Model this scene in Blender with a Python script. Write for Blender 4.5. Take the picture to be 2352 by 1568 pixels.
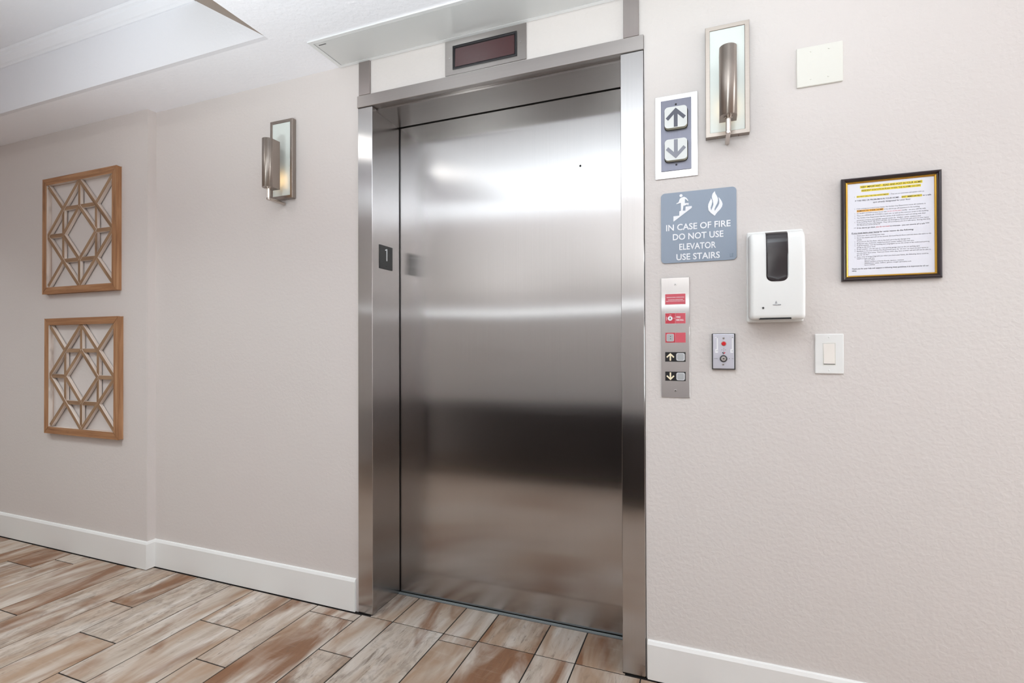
import bpy, bmesh, math, random
from mathutils import Vector, Matrix
from mathutils.geometry import tessellate_polygon

scene = bpy.context.scene
C = scene.collection
for o in list(bpy.data.objects):
    bpy.data.objects.remove(o)

# ------------------------------------------------------------------ camera, world, exposure, lights
YAW, PITCH, ROLL, FPX = 0.3671178, 0.0058753, -0.0027903, 1159.018
def _ray(a, b):
    c, s = math.cos(ROLL), math.sin(ROLL); a, b = a*c + b*s, -a*s + b*c
    X, Y, Z = a, 1.0, -b
    c, s = math.cos(PITCH), math.sin(PITCH); Y, Z = Y*c - Z*s, Y*s + Z*c
    c, s = math.cos(YAW), math.sin(YAW); X, Y = X*c - Y*s, X*s + Y*c
    return Vector((X, Y, Z))
cam_data = bpy.data.cameras.new('camera')
cam_data.sensor_fit = 'HORIZONTAL'; cam_data.sensor_width = 36.0
cam_data.lens = 36.0*FPX/2352.0
cam_data.clip_start = 0.02; cam_data.clip_end = 60
cam = bpy.data.objects.new('camera', cam_data); C.objects.link(cam)
_f = _ray(0, 0); _r = _ray(1, 0) - _f; _u = -(_ray(0, 1) - _f)
cam.matrix_world = Matrix(((_r.x, _u.x, -_f.x, 0.0), (_r.y, _u.y, -_f.y, -1.7918),
                           (_r.z, _u.z, -_f.z, 1.147), (0, 0, 0, 1)))
scene.camera = cam

world = bpy.data.worlds.new('world'); scene.world = world; world.use_nodes = True
world.node_tree.nodes['Background'].inputs[0].default_value = (0.9, 0.95, 1.0, 1)
world.node_tree.nodes['Background'].inputs[1].default_value = 0.02

vs = scene.view_settings
vs.view_transform = 'Standard'; vs.look = 'None'; vs.gamma = 1.0; vs.use_curve_mapping = False
vs.exposure = 0.62
scene.display_settings.display_device = 'sRGB'
scene.cycles.use_denoising = True
scene.cycles.max_bounces = 10; scene.cycles.diffuse_bounces = 6; scene.cycles.glossy_bounces = 6
scene.cycles.sample_clamp_indirect = 6.0
scene.cycles.caustics_reflective = False; scene.cycles.caustics_refractive = False

H = 2.365          # ceiling height
YW = -2.30         # opposite wall
YT = -0.2896       # edge of the raised tray in the ceiling
XT = -1.62
ZT = 2.651         # tray ceiling
XL = -2.6808       # corner where the left wall section steps forward
YL = -0.0439
XJ, XJR = -1.3295, -0.2685   # elevator jamb panels
YD = 0.214         # elevator door face

def area_light(name, loc, rot, sx, sy, watts, col, spread=180):
    d = bpy.data.lights.new(name, 'AREA'); d.shape = 'RECTANGLE'; d.size = sx; d.size_y = sy
    d.energy = watts; d.color = col; d.spread = math.radians(spread)
    o = bpy.data.objects.new(name, d); C.objects.link(o); o.location = loc; o.rotation_euler = rot
    return o
L_UP, L_PANEL, L_WIN = 150.0, 30.0, 17.0
WHITE = (0.895, 1.0, 1.03)

# ------------------------------------------------------------------ materials
def lin(r, g, b):
    f = lambda c: (c/255/12.92) if c/255 <= .04045 else ((c/255 + .055)/1.055)**2.4
    return (f(r), f(g), f(b), 1.0)
class NT:
    def __init__(s, name):
        s.m = bpy.data.materials.new(name); s.m.use_nodes = True; s.t = s.m.node_tree
        s.b = s.t.nodes['Principled BSDF']
    def n(s, typ, **kw):
        nd = s.t.nodes.new(typ)
        for k, v in kw.items(): setattr(nd, k, v)
        return nd
    def l(s, a, b): s.t.links.new(a, b)
    def noise(s, vec, scale=1.0, detail=4.0, rough=.55, dist=0.0):
        nd = s.n('ShaderNodeTexNoise'); nd.inputs['Scale'].default_value = scale
        nd.inputs['Detail'].default_value = detail; nd.inputs['Roughness'].default_value = rough
        nd.inputs['Distortion'].default_value = dist
        s.l(vec, nd.inputs['Vector']); return nd.outputs[0]
    def mapping(s, vec, scale=(1, 1, 1)):
        nd = s.n('ShaderNodeMapping'); nd.inputs['Scale'].default_value = scale
        s.l(vec, nd.inputs['Vector']); return nd.outputs[0]
    def ramp(s, fac, stops):
        nd = s.n('ShaderNodeValToRGB'); e = nd.color_ramp.elements
        while len(e) < len(stops): e.new(0.5)
        for i, (p, c) in enumerate(stops): e[i].position = p; e[i].color = c if len(c) == 4 else (*c, 1)
        s.l(fac, nd.inputs[0]); return nd.outputs[0]
    def mix(s, fac, a, b):
        nd = s.n('ShaderNodeMix'); nd.data_type = 'RGBA'
        for sock, v in ((nd.inputs[0], fac), (nd.inputs[6], a), (nd.inputs[7], b)):
            if hasattr(v, 'is_output'): s.l(v, sock)
            else: sock.default_value = v
        return nd.outputs[2]
    def math(s, op, a, b):
        nd = s.n('ShaderNodeMath', operation=op)
        for sock, v in zip(nd.inputs, (a, b)):
            if hasattr(v, 'is_output'): s.l(v, sock)
            else: sock.default_value = v
        return nd.outputs[0]
    def bump(s, height, strength, dist):
        nd = s.n('ShaderNodeBump'); nd.inputs['Strength'].default_value = strength
        nd.inputs['Distance'].default_value = dist; s.l(height, nd.inputs['Height'])
        s.l(nd.outputs[0], s.b.inputs['Normal'])
    def obj(s): return s.n('ShaderNodeTexCoord').outputs['Object']
def plain(name, rgb, rough=.5, metal=0.0, spec=.5, emit=None, estr=0):
    k = NT(name); k.b.inputs['Base Color'].default_value = lin(*rgb)
    k.b.inputs['Roughness'].default_value = rough; k.b.inputs['Metallic'].default_value = metal
    k.b.inputs['Specular IOR Level'].default_value = spec
    # faint procedural mottling of the roughness so no surface is perfectly uniform
    nz = k.noise(k.obj(), 9, 2)
    k.l(k.ramp(nz, [(.3, (max(rough-.015, 0),)*3), (.7, (min(rough+.015, 1),)*3)]), k.b.inputs['Roughness'])
    if emit: k.b.inputs['Emission Color'].default_value = (*emit, 1); k.b.inputs['Emission Strength'].default_value = estr
    return k.m
def wall_paint(name, rgb, bumpd, scale=70.0):
    k = NT(name); v = k.obj()
    nz = k.noise(v, 1.3, 2)
    a = lin(*rgb); b = lin(rgb[0]+1, rgb[1]-2, rgb[2]-1)
    k.l(k.mix(nz, a, b), k.b.inputs['Base Color'])
    k.b.inputs['Roughness'].default_value = .62; k.b.inputs['Specular IOR Level'].default_value = .3
    h1 = k.noise(v, scale, 2, .5, .4); h2 = k.noise(v, scale*.35, 2)
    h = k.math('ADD', k.ramp(h1, [(.35, (0, 0, 0)), (.7, (1, 1, 1))]), k.math('MULTIPLY', h2, .6))
    k.bump(h, .55, bumpd)
    return k.m
def steel(name, rgb, rough, mode='vert', aniso=.95):
    k = NT(name); b = k.b
    b.inputs['Metallic'].default_value = 1.0
    b.inputs['Anisotropic'].default_value = aniso
    geo = k.n('ShaderNodeNewGeometry'); cr = k.n('ShaderNodeVectorMath', operation='CROSS_PRODUCT')
    k.l(geo.outputs['True Normal'], cr.inputs[0])
    cr.inputs[1].default_value = (.04, .03, 1) if mode == 'vert' else (1, .04, .03)
    if mode == 'upright':
        up = k.n('ShaderNodeCombineXYZ'); up.inputs[0].default_value = .12; up.inputs[1].default_value = .09; up.inputs[2].default_value = 1.0; k.l(up.outputs[0], b.inputs['Tangent'])
    else: k.l(cr.outputs[0], b.inputs['Tangent'])
    v = k.n('ShaderNodeTexCoord').outputs['Object']
    sc = (420, 420, 1.2) if mode == 'vert' else (1.2, 420, 420)
    g = k.noise(k.mapping(v, sc), 1, 3)
    c0 = lin(*rgb); c1 = lin(*[max(c-9, 0) for c in rgb])
    k.l(k.mix(g, c0, c1), b.inputs['Base Color'])
    b.inputs['Roughness'].default_value = rough
    return k.m

M = {}
M['wall'] = wall_paint('wall_paint', (212, 207, 203), .0008)
M['wall_plain'] = wall_paint('wall_paint_smooth', (212, 206, 202), .0004)
M['ceil'] = wall_paint('ceiling_paint', (243, 244, 248), .0010, 55)
M['tray_white'] = wall_paint('tray_paint', (226, 227, 231), .0004)
M['tray_beige_shaded'] = wall_paint('shaded_beige_paint', (150, 136, 122), .0004)  # beige wall paint darkened: the slope's shade is put into the colour
M['trim'] = plain('white_trim', (232, 231, 229), .38)
M['steel'] = steel('brushed_steel', (192, 189, 188), .19, 'vert', 1.0)
M['steel_h'] = steel('brushed_steel_header', (172, 166, 163), .30, 'horiz', .9)
M['steel_post'] = steel('painted_steel_post', (176, 167, 164), .42, 'vert', .6)
M['steel_plate'] = steel('brushed_plate', (214, 211, 210), .19, 'vert', 1.0)
M['nickel'] = steel('brushed_nickel', (176, 166, 158), .36, 'upright', .9)
M['nickel_bar'] = plain('nickel', (200, 190, 182), .22, 1.0)
M['chrome'] = plain('screw_metal', (205, 203, 200), .18, 1.0)
M['dark'] = plain('dark_gap', (14, 12, 11), .7)
M['black'] = plain('black_plastic', (24, 22, 26), .35)
M['charcoal'] = plain('charcoal_plastic', (62, 62, 62), .5)
M['gunmetal'] = steel('grey_anodised', (122, 122, 132), .42, 'vert', .5)
M['letter'] = plain('white_lettering', (236, 237, 240), .5)
M['sign_blue'] = plain('blue_grey_sign', (140, 152, 168), .42)
M['sign_dark'] = plain('faded_mark', (112, 128, 140), .5)
M['btn_white'] = plain('white_button', (214, 216, 214), .35)
M['btn_side'] = plain('cream_button_side', (214, 214, 198), .4)
M['arrow_dark'] = plain('arrow_grey', (84, 86, 98), .5)
M['arrow_mid'] = plain('arrow_mid_grey', (134, 136, 146), .5)
M['cream'] = plain('cream_marking', (240, 228, 198), .5)
M['red'] = plain('red_label', (196, 58, 74), .4)
M['red_pale'] = plain('faded_red_label', (206, 84, 98), .4)
M['red_btn'] = plain('red_button', (205, 22, 34), .3)
M['button_grey'] = plain('grey_button', (172, 174, 176), .3)
M['button_rim'] = plain('pale_button_rim', (205, 206, 208), .3)
M['white_plastic'] = plain('white_plastic', (228, 228, 226), .36)
M['ivory'] = plain('ivory_plastic', (220, 218, 210), .4)
M['rocker'] = plain('rocker_plastic', (232, 226, 219), .35)
M['smoke'] = plain('smoked_window', (30, 22, 26), .10, 0, .6)
M['maroon'] = plain('display_window', (74, 44, 46), .22)
M['frame_dark'] = plain('dark_frame', (44, 34, 38), .22)
M['gold'] = plain('gold_lip', (206, 160, 66), .25, .8)
M['paper'] = plain('paper', (226, 226, 234), .6)
M['ink'] = plain('ink', (70, 66, 74), .7)
M['ink_bold'] = plain('bold_ink', (38, 34, 40), .7)
M['ink_red'] = plain('red_ink', (214, 110, 116), .7)
M['hl_yellow'] = plain('yellow_highlighter', (238, 216, 62), .6)
M['hl_orange'] = plain('orange_highlighter', (246, 182, 70), .6)
M['panel_gloss'] = plain('glossy_grey_panel', (206, 206, 205), .22, 0, .6)
M['panel_rim'] = plain('panel_rim', (222, 222, 222), .35)
M['glass_white'] = plain('frosted_glass', (216, 222, 217), .2)
M['bulb'] = plain('bulb', (255, 220, 170), .5, 0, .5, (1.0, .62, .28), 2.5)
M['key_plate'] = plain('satin_plate', (206, 206, 216), .34, .7)
M['alu'] = plain('aluminium_sill', (150, 156, 158), .45, .25)
M['bench'] = plain('dark_upholstery', (26, 20, 20), .8)
M['lamp_glow'] = plain('lamp_bowl', (250, 248, 240), .5, 0, .5, (1.0, .97, .93), 14.0)
M['streak_glow'] = plain('streak_strip', (250, 250, 252), .5, 0, .5, (.88, .96, 1.0), 3.4)
M['daylight'] = plain('added_window_pane', (250, 252, 255), .3, 0, .5, (.93, .97, 1.0), 2.0)  # glow of the added end window
M['fill_glow'] = plain('fill_panel_glow', (250, 250, 250), .5, 0, .5, (1.0, .98, .95), 4.0)

# weathered wood-look tile
k = NT('wood_look_tile'); b = k.b
at = k.n('ShaderNodeAttribute'); at.attribute_name = 'plank'
sep = k.n('ShaderNodeSeparateColor'); k.l(at.outputs['Color'], sep.inputs[0])
R, G, B = sep.outputs
cmb = k.n('ShaderNodeCombineXYZ')
k.l(k.math('MULTIPLY', R, 37.0), cmb.inputs[0]); k.l(k.math('MULTIPLY', G, 23.0), cmb.inputs[1]); k.l(k.math('MULTIPLY', B, 11.0), cmb.inputs[2])
ad = k.n('ShaderNodeVectorMath', operation='ADD'); k.l(k.obj(), ad.inputs[0]); k.l(cmb.outputs[0], ad.inputs[1]); P = ad.outputs[0]
big = k.noise(k.mapping(P, (7.0, 2.0, 1)), 1, 4, .55, 1.1)
big2 = k.noise(k.mapping(P, (9.0, 2.6, 4)), 1, 3, .5, .8)
mid = k.noise(k.mapping(P, (20, 3.0, 1)), 1, 5, .55, .5)
fine = k.noise(k.mapping(P, (120, 9, 1)), 1, 4, .65)
cross_ = k.noise(k.mapping(P, (7, 80, 1)), 1, 3, .6)
spots = k.noise(k.mapping(P, (22, 9, 1)), 1, 6, .72, 1.4)
sh = lambda f, a, b_: k.ramp(f, [(a, (0, 0, 0)), (b_, (1, 1, 1))])
off = lambda f, ch, amt: k.math('ADD', f, k.math('MULTIPLY', k.math('SUBTRACT', ch, .5), amt))
pale = k.ramp(mid, [(.25, lin(158, 141, 126)), (.48, lin(185, 171, 158)), (.72, lin(206, 197, 189))])
tan = k.mix(fine, lin(146, 116, 92), lin(174, 146, 122))
col = k.mix(k.math('MULTIPLY', sh(off(big2, R, .24), .43, .66), .85), pale, tan)
brown = k.mix(fine, lin(100, 62, 37), lin(142, 97, 64))
col = k.mix(k.math('MULTIPLY', sh(off(big, B, .22), .485, .67), .90), col, brown)
grey = sh(off(spots, G, .20), .56, .72)
col = k.mix(k.math('MULTIPLY', grey, .42), col, lin(104, 88, 76))
scr = k.math('MULTIPLY', sh(fine, .56, .68), sh(off(spots, G, .2), .50, .64))
col = k.mix(k.math('MULTIPLY', scr, .6), col, lin(78, 60, 47))
col = k.mix(k.math('MULTIPLY', sh(fine, .54, .72), .22), col, lin(122, 102, 88))
col = k.mix(k.math('MULTIPLY', sh(cross_, .58, .76), .10), col, lin(220, 212, 204))
k.l(col, b.inputs['Base Color'])
b.inputs['Roughness'].default_value = .48; b.inputs['Specular IOR Level'].default_value = .35
k.bump(k.math('ADD', fine, cross_), .25, .0008)
M['plank'] = k.m
M['grout'] = plain('dark_grout', (22, 16, 14), .9)

# brown wood with whitewashed edges (grain along the bar's own x axis)
def wood(name, c0, c1, c2):
    k = NT(name)
    oi = k.n('ShaderNodeObjectInfo'); cm = k.n('ShaderNodeCombineXYZ')
    k.l(k.math('MULTIPLY', oi.outputs['Random'], 19.0), cm.inputs[0]); k.l(k.math('MULTIPLY', oi.outputs['Random'], 7.0), cm.inputs[1])
    ad = k.n('ShaderNodeVectorMath', operation='ADD'); k.l(k.obj(), ad.inputs[0]); k.l(cm.outputs[0], ad.inputs[1])
    g = k.noise(k.mapping(ad.outputs[0], (3.0, 60, 60)), 1, 5, .6, .5)
    q = k.noise(k.mapping(ad.outputs[0], (5, 12, 12)), 1, 3)
    col = k.ramp(g, [(.3, lin(*c0)), (.5, lin(*c1)), (.72, lin(*c2))])
    col = k.mix(k.math('MULTIPLY', k.ramp(q, [(.6, (0, 0, 0)), (.75, (1, 1, 1))]), .5), col, lin(84, 56, 40))
    k.l(col, k.b.inputs['Base Color']); k.b.inputs['Roughness'].default_value = .6
    return k.m
M['wood'] = wood('stained_wood', (134, 90, 58), (162, 116, 79), (184, 142, 106))
M['wood_lattice'] = wood('lattice_wood', (124, 94, 68), (150, 118, 89), (170, 139, 111))
M['whitewash'] = wood('whitewashed_edge', (196, 176, 162), (214, 200, 190), (228, 218, 210))

# ------------------------------------------------------------------ helpers
def build(name, bm, mats, parent=None, loc=None, rot=None, smooth=False, label=None):
    me = bpy.data.meshes.new(name)
    bmesh.ops.recalc_face_normals(bm, faces=bm.faces)
    bm.to_mesh(me); bm.free()
    if not isinstance(mats, (list, tuple)): mats = [mats]
    for m in mats: me.materials.append(M[m] if isinstance(m, str) else m)
    if smooth:
        for p in me.polygons: p.use_smooth = True
    o = bpy.data.objects.new(name, me); C.objects.link(o)
    if parent: o.parent = parent
    if loc: o.location = loc
    if rot: o.rotation_euler = rot
    if label: o['label'] = label
    return o
def thing(name, label, cat, loc=(0, 0, 0), group=None):
    o = bpy.data.objects.new(name, None); C.objects.link(o); o.location = loc
    o.empty_display_size = .05
    o['label'] = label; o['category'] = cat
    if group: o['group'] = group
    return o
def structure(o, label=None):
    o['kind'] = 'structure'
    if label: o['label'] = label
    return o
def add_box(bm, x0, x1, y0, y1, z0, z1, bev=0.0, seg=1, mi=0):
    r = bmesh.ops.create_cube(bm, size=1.0)
    vs_ = r['verts']
    for v in vs_:
        v.co = Vector(((x0+x1)/2 + v.co.x*(x1-x0), (y0+y1)/2 + v.co.y*(y1-y0), (z0+z1)/2 + v.co.z*(z1-z0)))
    fs = list({f for v in vs_ for f in v.link_faces})
    for f in fs: f.material_index = mi
    if bev:
        es = list({e for v in vs_ for e in v.link_edges})
        r2 = bmesh.ops.bevel(bm, geom=es, offset=bev, segments=seg, affect='EDGES', profile=.5)
        for f in r2['faces']: f.material_index = mi
    return bm
def box(*a, **k): return add_box(bmesh.new(), *a, **k)
def add_prism(bm, pts, ya, yb, mi=0, mi_side=None):
    """outline pts (x,z), front at y=ya (towards the room), back at y=yb"""
    n = len(pts)
    F = [bm.verts.new((x, ya, z)) for x, z in pts]; K = [bm.verts.new((x, yb, z)) for x, z in pts]
    for t in tessellate_polygon([[Vector((x, z, 0)) for x, z in pts]]):
        try:
            f = bm.faces.new([F[i] for i in t]); f.material_index = mi
            f = bm.faces.new([K[i] for i in reversed(t)]); f.material_index = mi
        except ValueError: pass
    for i in range(n):
        j = (i+1) % n
        f = bm.faces.new([F[i], F[j], K[j], K[i]]); f.material_index = mi if mi_side is None else mi_side
    return bm
def prism(*a, **k): return add_prism(bmesh.new(), *a, **k)
def rrect(x0, x1, z0, z1, r, seg=6):
    pts = []
    for cx, cz, a0 in ((x1-r, z1-r, 0), (x0+r, z1-r, 90), (x0+r, z0+r, 180), (x1-r, z0+r, 270)):
        for i in range(seg+1):
            a = math.radians(a0 + 90*i/seg); pts.append((cx + r*math.cos(a), cz + r*math.sin(a)))
    return pts
def circle(cx, cz, r, n=24): return [(cx + r*math.cos(2*math.pi*i/n), cz + r*math.sin(2*math.pi*i/n)) for i in range(n)]
def add_cyl(bm, p0, p1, r0, r1=None, n=20, mi=0):
    p0, p1 = Vector(p0), Vector(p1); d = p1-p0
    q = d.to_track_quat('Z', 'Y').to_matrix().to_4x4()
    r = bmesh.ops.create_cone(bm, cap_ends=True, segments=n, radius1=r0, radius2=r0 if r1 is None else r1, depth=d.length,
                              matrix=Matrix.Translation((p0+p1)/2) @ q)
    for v in r['verts']:
        for f in v.link_faces: f.material_index = mi
    return bm
def ring_frame(x0, x1, z0, z1, w, prof, mi=0):
    """picture-frame moulding: prof = [(inset, y)] swept round the rectangle"""
    bm = bmesh.new(); loops = []
    for ins, y in prof:
        loops.append([bm.verts.new(p) for p in ((x0+ins, y, z0+ins), (x1-ins, y, z0+ins), (x1-ins, y, z1-ins), (x0+ins, y, z1-ins))])
    for a, b_ in zip(loops, loops[1:] + loops[:1]):
        for i in range(4):
            j = (i+1) % 4
            f = bm.faces.new([a[i], a[j], b_[j], b_[i]]); f.material_index = mi
    return bm
def screw(parent, x, z, y, r=.004, name='screw', m='chrome', slot=True):
    bm = bmesh.new()
    add_cyl(bm, (x, y, z), (x, y-.0016, z), r, r*.8, 20)
    o = build(name, bm, m, parent)
    if slot:
        s = prism(circle(x, z, r*.38, 6), y-.0019, y-.0012)
        build('screw_socket', s, 'dark', o)
    return o
_tc = {}
def text_mesh(body, bold=0.0, ref='H'):
    cu = bpy.data.curves.new('txt', 'FONT'); cu.body = body; cu.size = 1.0; cu.offset = bold; cu.resolution_u = 3
    ob = bpy.data.objects.new('txt', cu); C.objects.link(ob)
    dg = bpy.context.evaluated_depsgraph_get(); dg.update()
    me = bpy.data.meshes.new_from_object(ob.evaluated_get(dg))
    bpy.data.objects.remove(ob); bpy.data.curves.remove(cu)
    return me
def add_text(bm, body, x0, x1, z0, cap, y, bold=0.0, depth=.0003, mi=0, axis='x', align='fit'):
    """flat lettering filling x0..x1 with capital height cap, standing on the baseline z0"""
    me = text_mesh(body, bold)
    xs = [v.co.x for v in me.vertices]; lo, hi = min(xs), max(xs)
    sz = cap/.70
    sx = (x1-x0)/(hi-lo) if align == 'fit' else sz*x1
    t = bmesh.new(); t.from_mesh(me); bpy.data.meshes.remove(me)
    if depth:
        ret = bmesh.ops.extrude_face_region(t, geom=list(t.faces))
        for v in [g for g in ret['geom'] if isinstance(g, bmesh.types.BMVert)]: v.co.z = 1.0
    mp = {}
    for v in t.verts:
        u = x0 + (v.co.x-lo)*sx; w = z0 + v.co.y*sz; q = y - (depth if v.co.z > .5 else 0)
        mp[v] = bm.verts.new((u, q, w) if axis == 'x' else (-q, u, w))
    for f in t.faces:
        try: nf = bm.faces.new([mp[v] for v in f.verts]); nf.material_index = mi
        except ValueError: pass
    t.free(); return bm
def text(*a, **k): return add_text(bmesh.new(), *a, **k)

# ------------------------------------------------------------------ the room
random.seed(7)
# floor: grout bed with individual wood-look planks laid towards the elevator wall
XE = [-5.96, -5.81, -5.58, -5.43, -5.20, -5.05, -4.82, -4.63, -4.40, -4.24, -4.01, -3.86, -3.635, -3.487, -3.268, -3.109, -2.88, -2.745,
      -2.504, -2.35, -2.128, -1.98, -1.752, -1.603, -1.372, -1.217, -.979, -.828, -.598, -.445, -.215, -.06, .17, .325, .555, .71,
      .94, 1.095, 1.325, 1.48, 1.71, 1.865, 2.095, 2.25, 2.48, 2.635, 2.865, 3.02, 3.25]
SEAM = {-3.487: -.24, -3.268: -.139, -2.88: -.537, -2.504: -.32, -2.35: -.52, -2.128: -.705, -1.98: -.285, -1.752: -.476,
        -1.603: -.067, -1.372: -.27, -.979: -.057, -1.217: -.55, -.828: -.45, -.598: -.30, -.445: -.50, -2.745: -.72, -3.109: -.60, -3.635: -.02}
fb = bmesh.new(); colr = fb.loops.layers.float_color.new('plank')
def plank(x0, x1, y0, y1):
    g = .0024
    rg = random.Random(int(x0*1000)*7919 + int(y0*1000)*104729); c = (rg.random(), rg.random(), rg.random(), 1)
    n0 = len(fb.faces)
    add_box(fb, x0+g, x1-g, y0+g, y1-g, -.008, 0.0, .0008, 1, 1)
    fb.faces.ensure_lookup_table()
    for f in fb.faces[n0:]:
        for lp in f.loops: lp[colr] = c
add_box(fb, -6.0, 3.3, YW, YD+.1, -.03, -.0018, mi=0)
YB = -.0145
for x0, x1 in zip(XE, XE[1:]):
    s = SEAM.get(x0, -random.Random(int(x0*1000)).uniform(.05, .6))
    top = YB if not (XJ-.06 < x0 and x1 < XJR+.25) else -.012
    if x1 < XL+.05: top = YL-.0145
    ys = [top]
    while s > top-.02: s -= .613
    while s > YW: ys.append(s); s -= .613
    ys.append(YW)
    for ya, yb in zip(ys, ys[1:]): plank(x0, x1, yb, ya)
for x0, x1 in zip(XE, XE[1:]):
    if x1 > XJ-.0 and x0 < XJR:
        plank(max(x0, XJ-.002), min(x1, XJR+.002), -.012, .1965)
floor = structure(build('floor', fb, ['grout', 'plank']), 'weathered brown and whitewashed wood-look plank tile floor')

# elevator wall, open for the door; the left section steps forward
bm = bmesh.new()
def wbox(x0, x1, z0, z1, y0=0.0, y1=.12): add_box(bm, x0, x1, y0, y1, z0, z1)
add_box(bm, XL-.02, -1.3970, 0, .12, 0, 2.7, mi=1); wbox(-.1960, 3.3, 0, 2.7); wbox(-1.3970, -.1960, 2.2160, 2.7)
wall_front = structure(build('wall_front', bm, ['wall', 'wall_plain']), 'beige textured wall with the elevator opening')
structure(build('wall_left', box(-6.0, XL, YL, .12, 0, 2.7), 'wall_plain'), 'beige wall section stepping forward left of the sconce')
structure(build('wall_rear', box(-6.0, 3.3, YW-.12, YW, 0, 2.7), 'wall_plain'))
structure(build('wall_right', box(3.3, 3.42, YW, .12, 0, 2.7), 'wall_plain'))
structure(build('wall_end', box(-6.12, -6.0, YW, .12, 0, 2.7), 'wall_plain'))

# ceiling with a raised tray at the left
bm = bmesh.new()
TR = -1.72
add_box(bm, XT, 3.3, YW, 0, H, H+.02)                                   # flat ceiling by the elevator
add_box(bm, -6.0, XT, YT+.02, 0, H, H+.02); add_box(bm, -6.0, XT, YW, TR-.02, H, H+.02)
add_box(bm, -6.0, XT, YT, YT+.02, H, ZT, mi=1)                          # risers of the tray
add_box(bm, -6.0, XT, TR-.02, TR, H, ZT, mi=1)
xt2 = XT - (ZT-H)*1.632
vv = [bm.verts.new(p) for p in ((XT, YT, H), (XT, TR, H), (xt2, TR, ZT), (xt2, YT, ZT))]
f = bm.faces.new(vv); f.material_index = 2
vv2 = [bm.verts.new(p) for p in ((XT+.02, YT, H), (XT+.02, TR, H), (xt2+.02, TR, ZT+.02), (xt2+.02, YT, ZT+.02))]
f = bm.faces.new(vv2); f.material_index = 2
add_box(bm, -6.0, xt2+.02, TR, YT, ZT, ZT+.02, mi=1)
add_box(bm, -6.0, 3.3, YW, .12, 2.70, 2.74)
ceiling = structure(build('ceiling', bm, ['ceil', 'tray_white', 'tray_beige_shaded']), 'white ceiling with a raised tray and a beige sloping tray end with its shade painted in')
# crown moulding along the back riser of the tray
bm = bmesh.new()
prof = [(0, 0), (.006, 0), (.012, .008), (.018, .011), (.036, .030), (.040, .040), (.048, .044), (.053, .053), (0, .053)]
ends = []
for x in (-5.99, None):
    ring = []
    for dy, dz in prof:
        z = ZT-.0535+dz
        xx = x if x is not None else XT - (z-H)*1.632 - .003
        ring.append(bm.verts.new((xx, YT-dy, z)))
    ends.append(ring)
n = len(prof)
for i in range(n):
    j = (i+1) % n; bm.faces.new([ends[0][i], ends[0][j], ends[1][j], ends[1][i]])
bm.faces.new(ends[0]); bm.faces.new(list(reversed(ends[1])))
structure(build('trim_1', bm, 'tray_white'), 'white crown moulding inside the ceiling tray')

# baseboards
def baseboard(name, pts, hgt, label):
    """pts: plan polyline of the wall face, board stands 13 mm proud on the room side"""
    bm = bmesh.new(); T = .013
    prof = [(0, .004), (T, .004), (T, hgt-.012), (T-.005, hgt-.002), (T-.008, hgt), (0, hgt)]
    ns = []
    P = [Vector(p) for p in pts]
    for i, p in enumerate(P):
        dirs = []
        if i > 0: dirs.append((p-P[i-1]).normalized())
        if i < len(P)-1: dirs.append((P[i+1]-p).normalized())
        nn = [Vector((d.y, -d.x)) for d in dirs]
        a = sum(nn, Vector((0, 0))); a = a/(a.dot(nn[0]))
        ns.append(a)
    rings = [[bm.verts.new((p.x+n_.x*t, p.y+n_.y*t, z)) for t, z in prof] for p, n_ in zip(P, ns)]
    m = len(prof)
    for a, b_ in zip(rings, rings[1:]):
        for i in range(m):
            j = (i+1) % m; bm.faces.new([a[i], a[j], b_[j], b_[i]])
    bm.faces.new(rings[0]); bm.faces.new(list(reversed(rings[-1])))
    return structure(build(name, bm, 'trim'), label)
baseboard('baseboard_left', [(-5.99, YL), (XL, YL), (XL, 0), (-1.4085, 0)], .1425, 'white baseboard left of the elevator, stepping round the wall corner')
baseboard('baseboard_right', [(-.1915, 0), (3.29, 0)], .134, 'white baseboard right of the elevator')

# ------------------------------------------------------------------ elevator entrance
fr = thing('elevator_entrance', 'brushed stainless steel elevator entrance surround with uprights, header and deep reveals', 'elevator surround', (-.797, 0, 0))
ox = -.797
def X(x): return x-ox
build('upright', box(X(-1.3952), X(-1.3214), -.006, .027, 0, 2.163, .0015), 'steel', fr)
build('upright', box(X(-.2766), X(-.1977), -.006, .027, 0, 2.163, .0015), 'steel', fr)
build('header', box(X(-1.3965), X(-.1965), -.010, .028, 2.1645, 2.2155, .0015), 'steel_h', fr)
build('jamb_panel', box(X(XJ-.012), X(XJ), .0272, .206, 0, 2.1565), 'steel', fr)
build('jamb_panel', box(X(XJR), X(XJR+.012), .0272, .206, 0, 2.1565), 'steel', fr)
build('soffit_panel', box(X(XJ-.012), X(XJR+.012), .0282, .206, 2.157, 2.1705), 'steel_h', fr)
for xa, xb in ((-1.3885, -1.3325), (-.2655, -.2125)):
    bm = box(X(xa), X(xb), -.009, -.0005, 2.2165, H-.004, .001)
    build('upper_post', bm, 'steel_post', fr, label='grey strip running from header to ceiling')
dr = thing('elevator_door', 'large brushed stainless steel elevator door, closed', 'elevator door', (-.797, YD, .0055))
bm = bmesh.new(); NX, NZ = 24, 48; xa, xb, zt = X(XJ-.10), X(XJR+.10), 2.30
def dz_(x, z):                                                   # the sheet is very slightly out of flat, as rolled steel is
    return -.0005*(math.sin(5.2*x+1.1)*math.sin(3.1*z+.5) + .5*math.sin(9*x+2.3*z) + .45*math.sin(7.5*z-2*x))
G_ = [[bm.verts.new((xa+(xb-xa)*i/NX, dz_(xa+(xb-xa)*i/NX, zt*j/NZ), zt*j/NZ)) for i in range(NX+1)] for j in range(NZ+1)]
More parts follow.
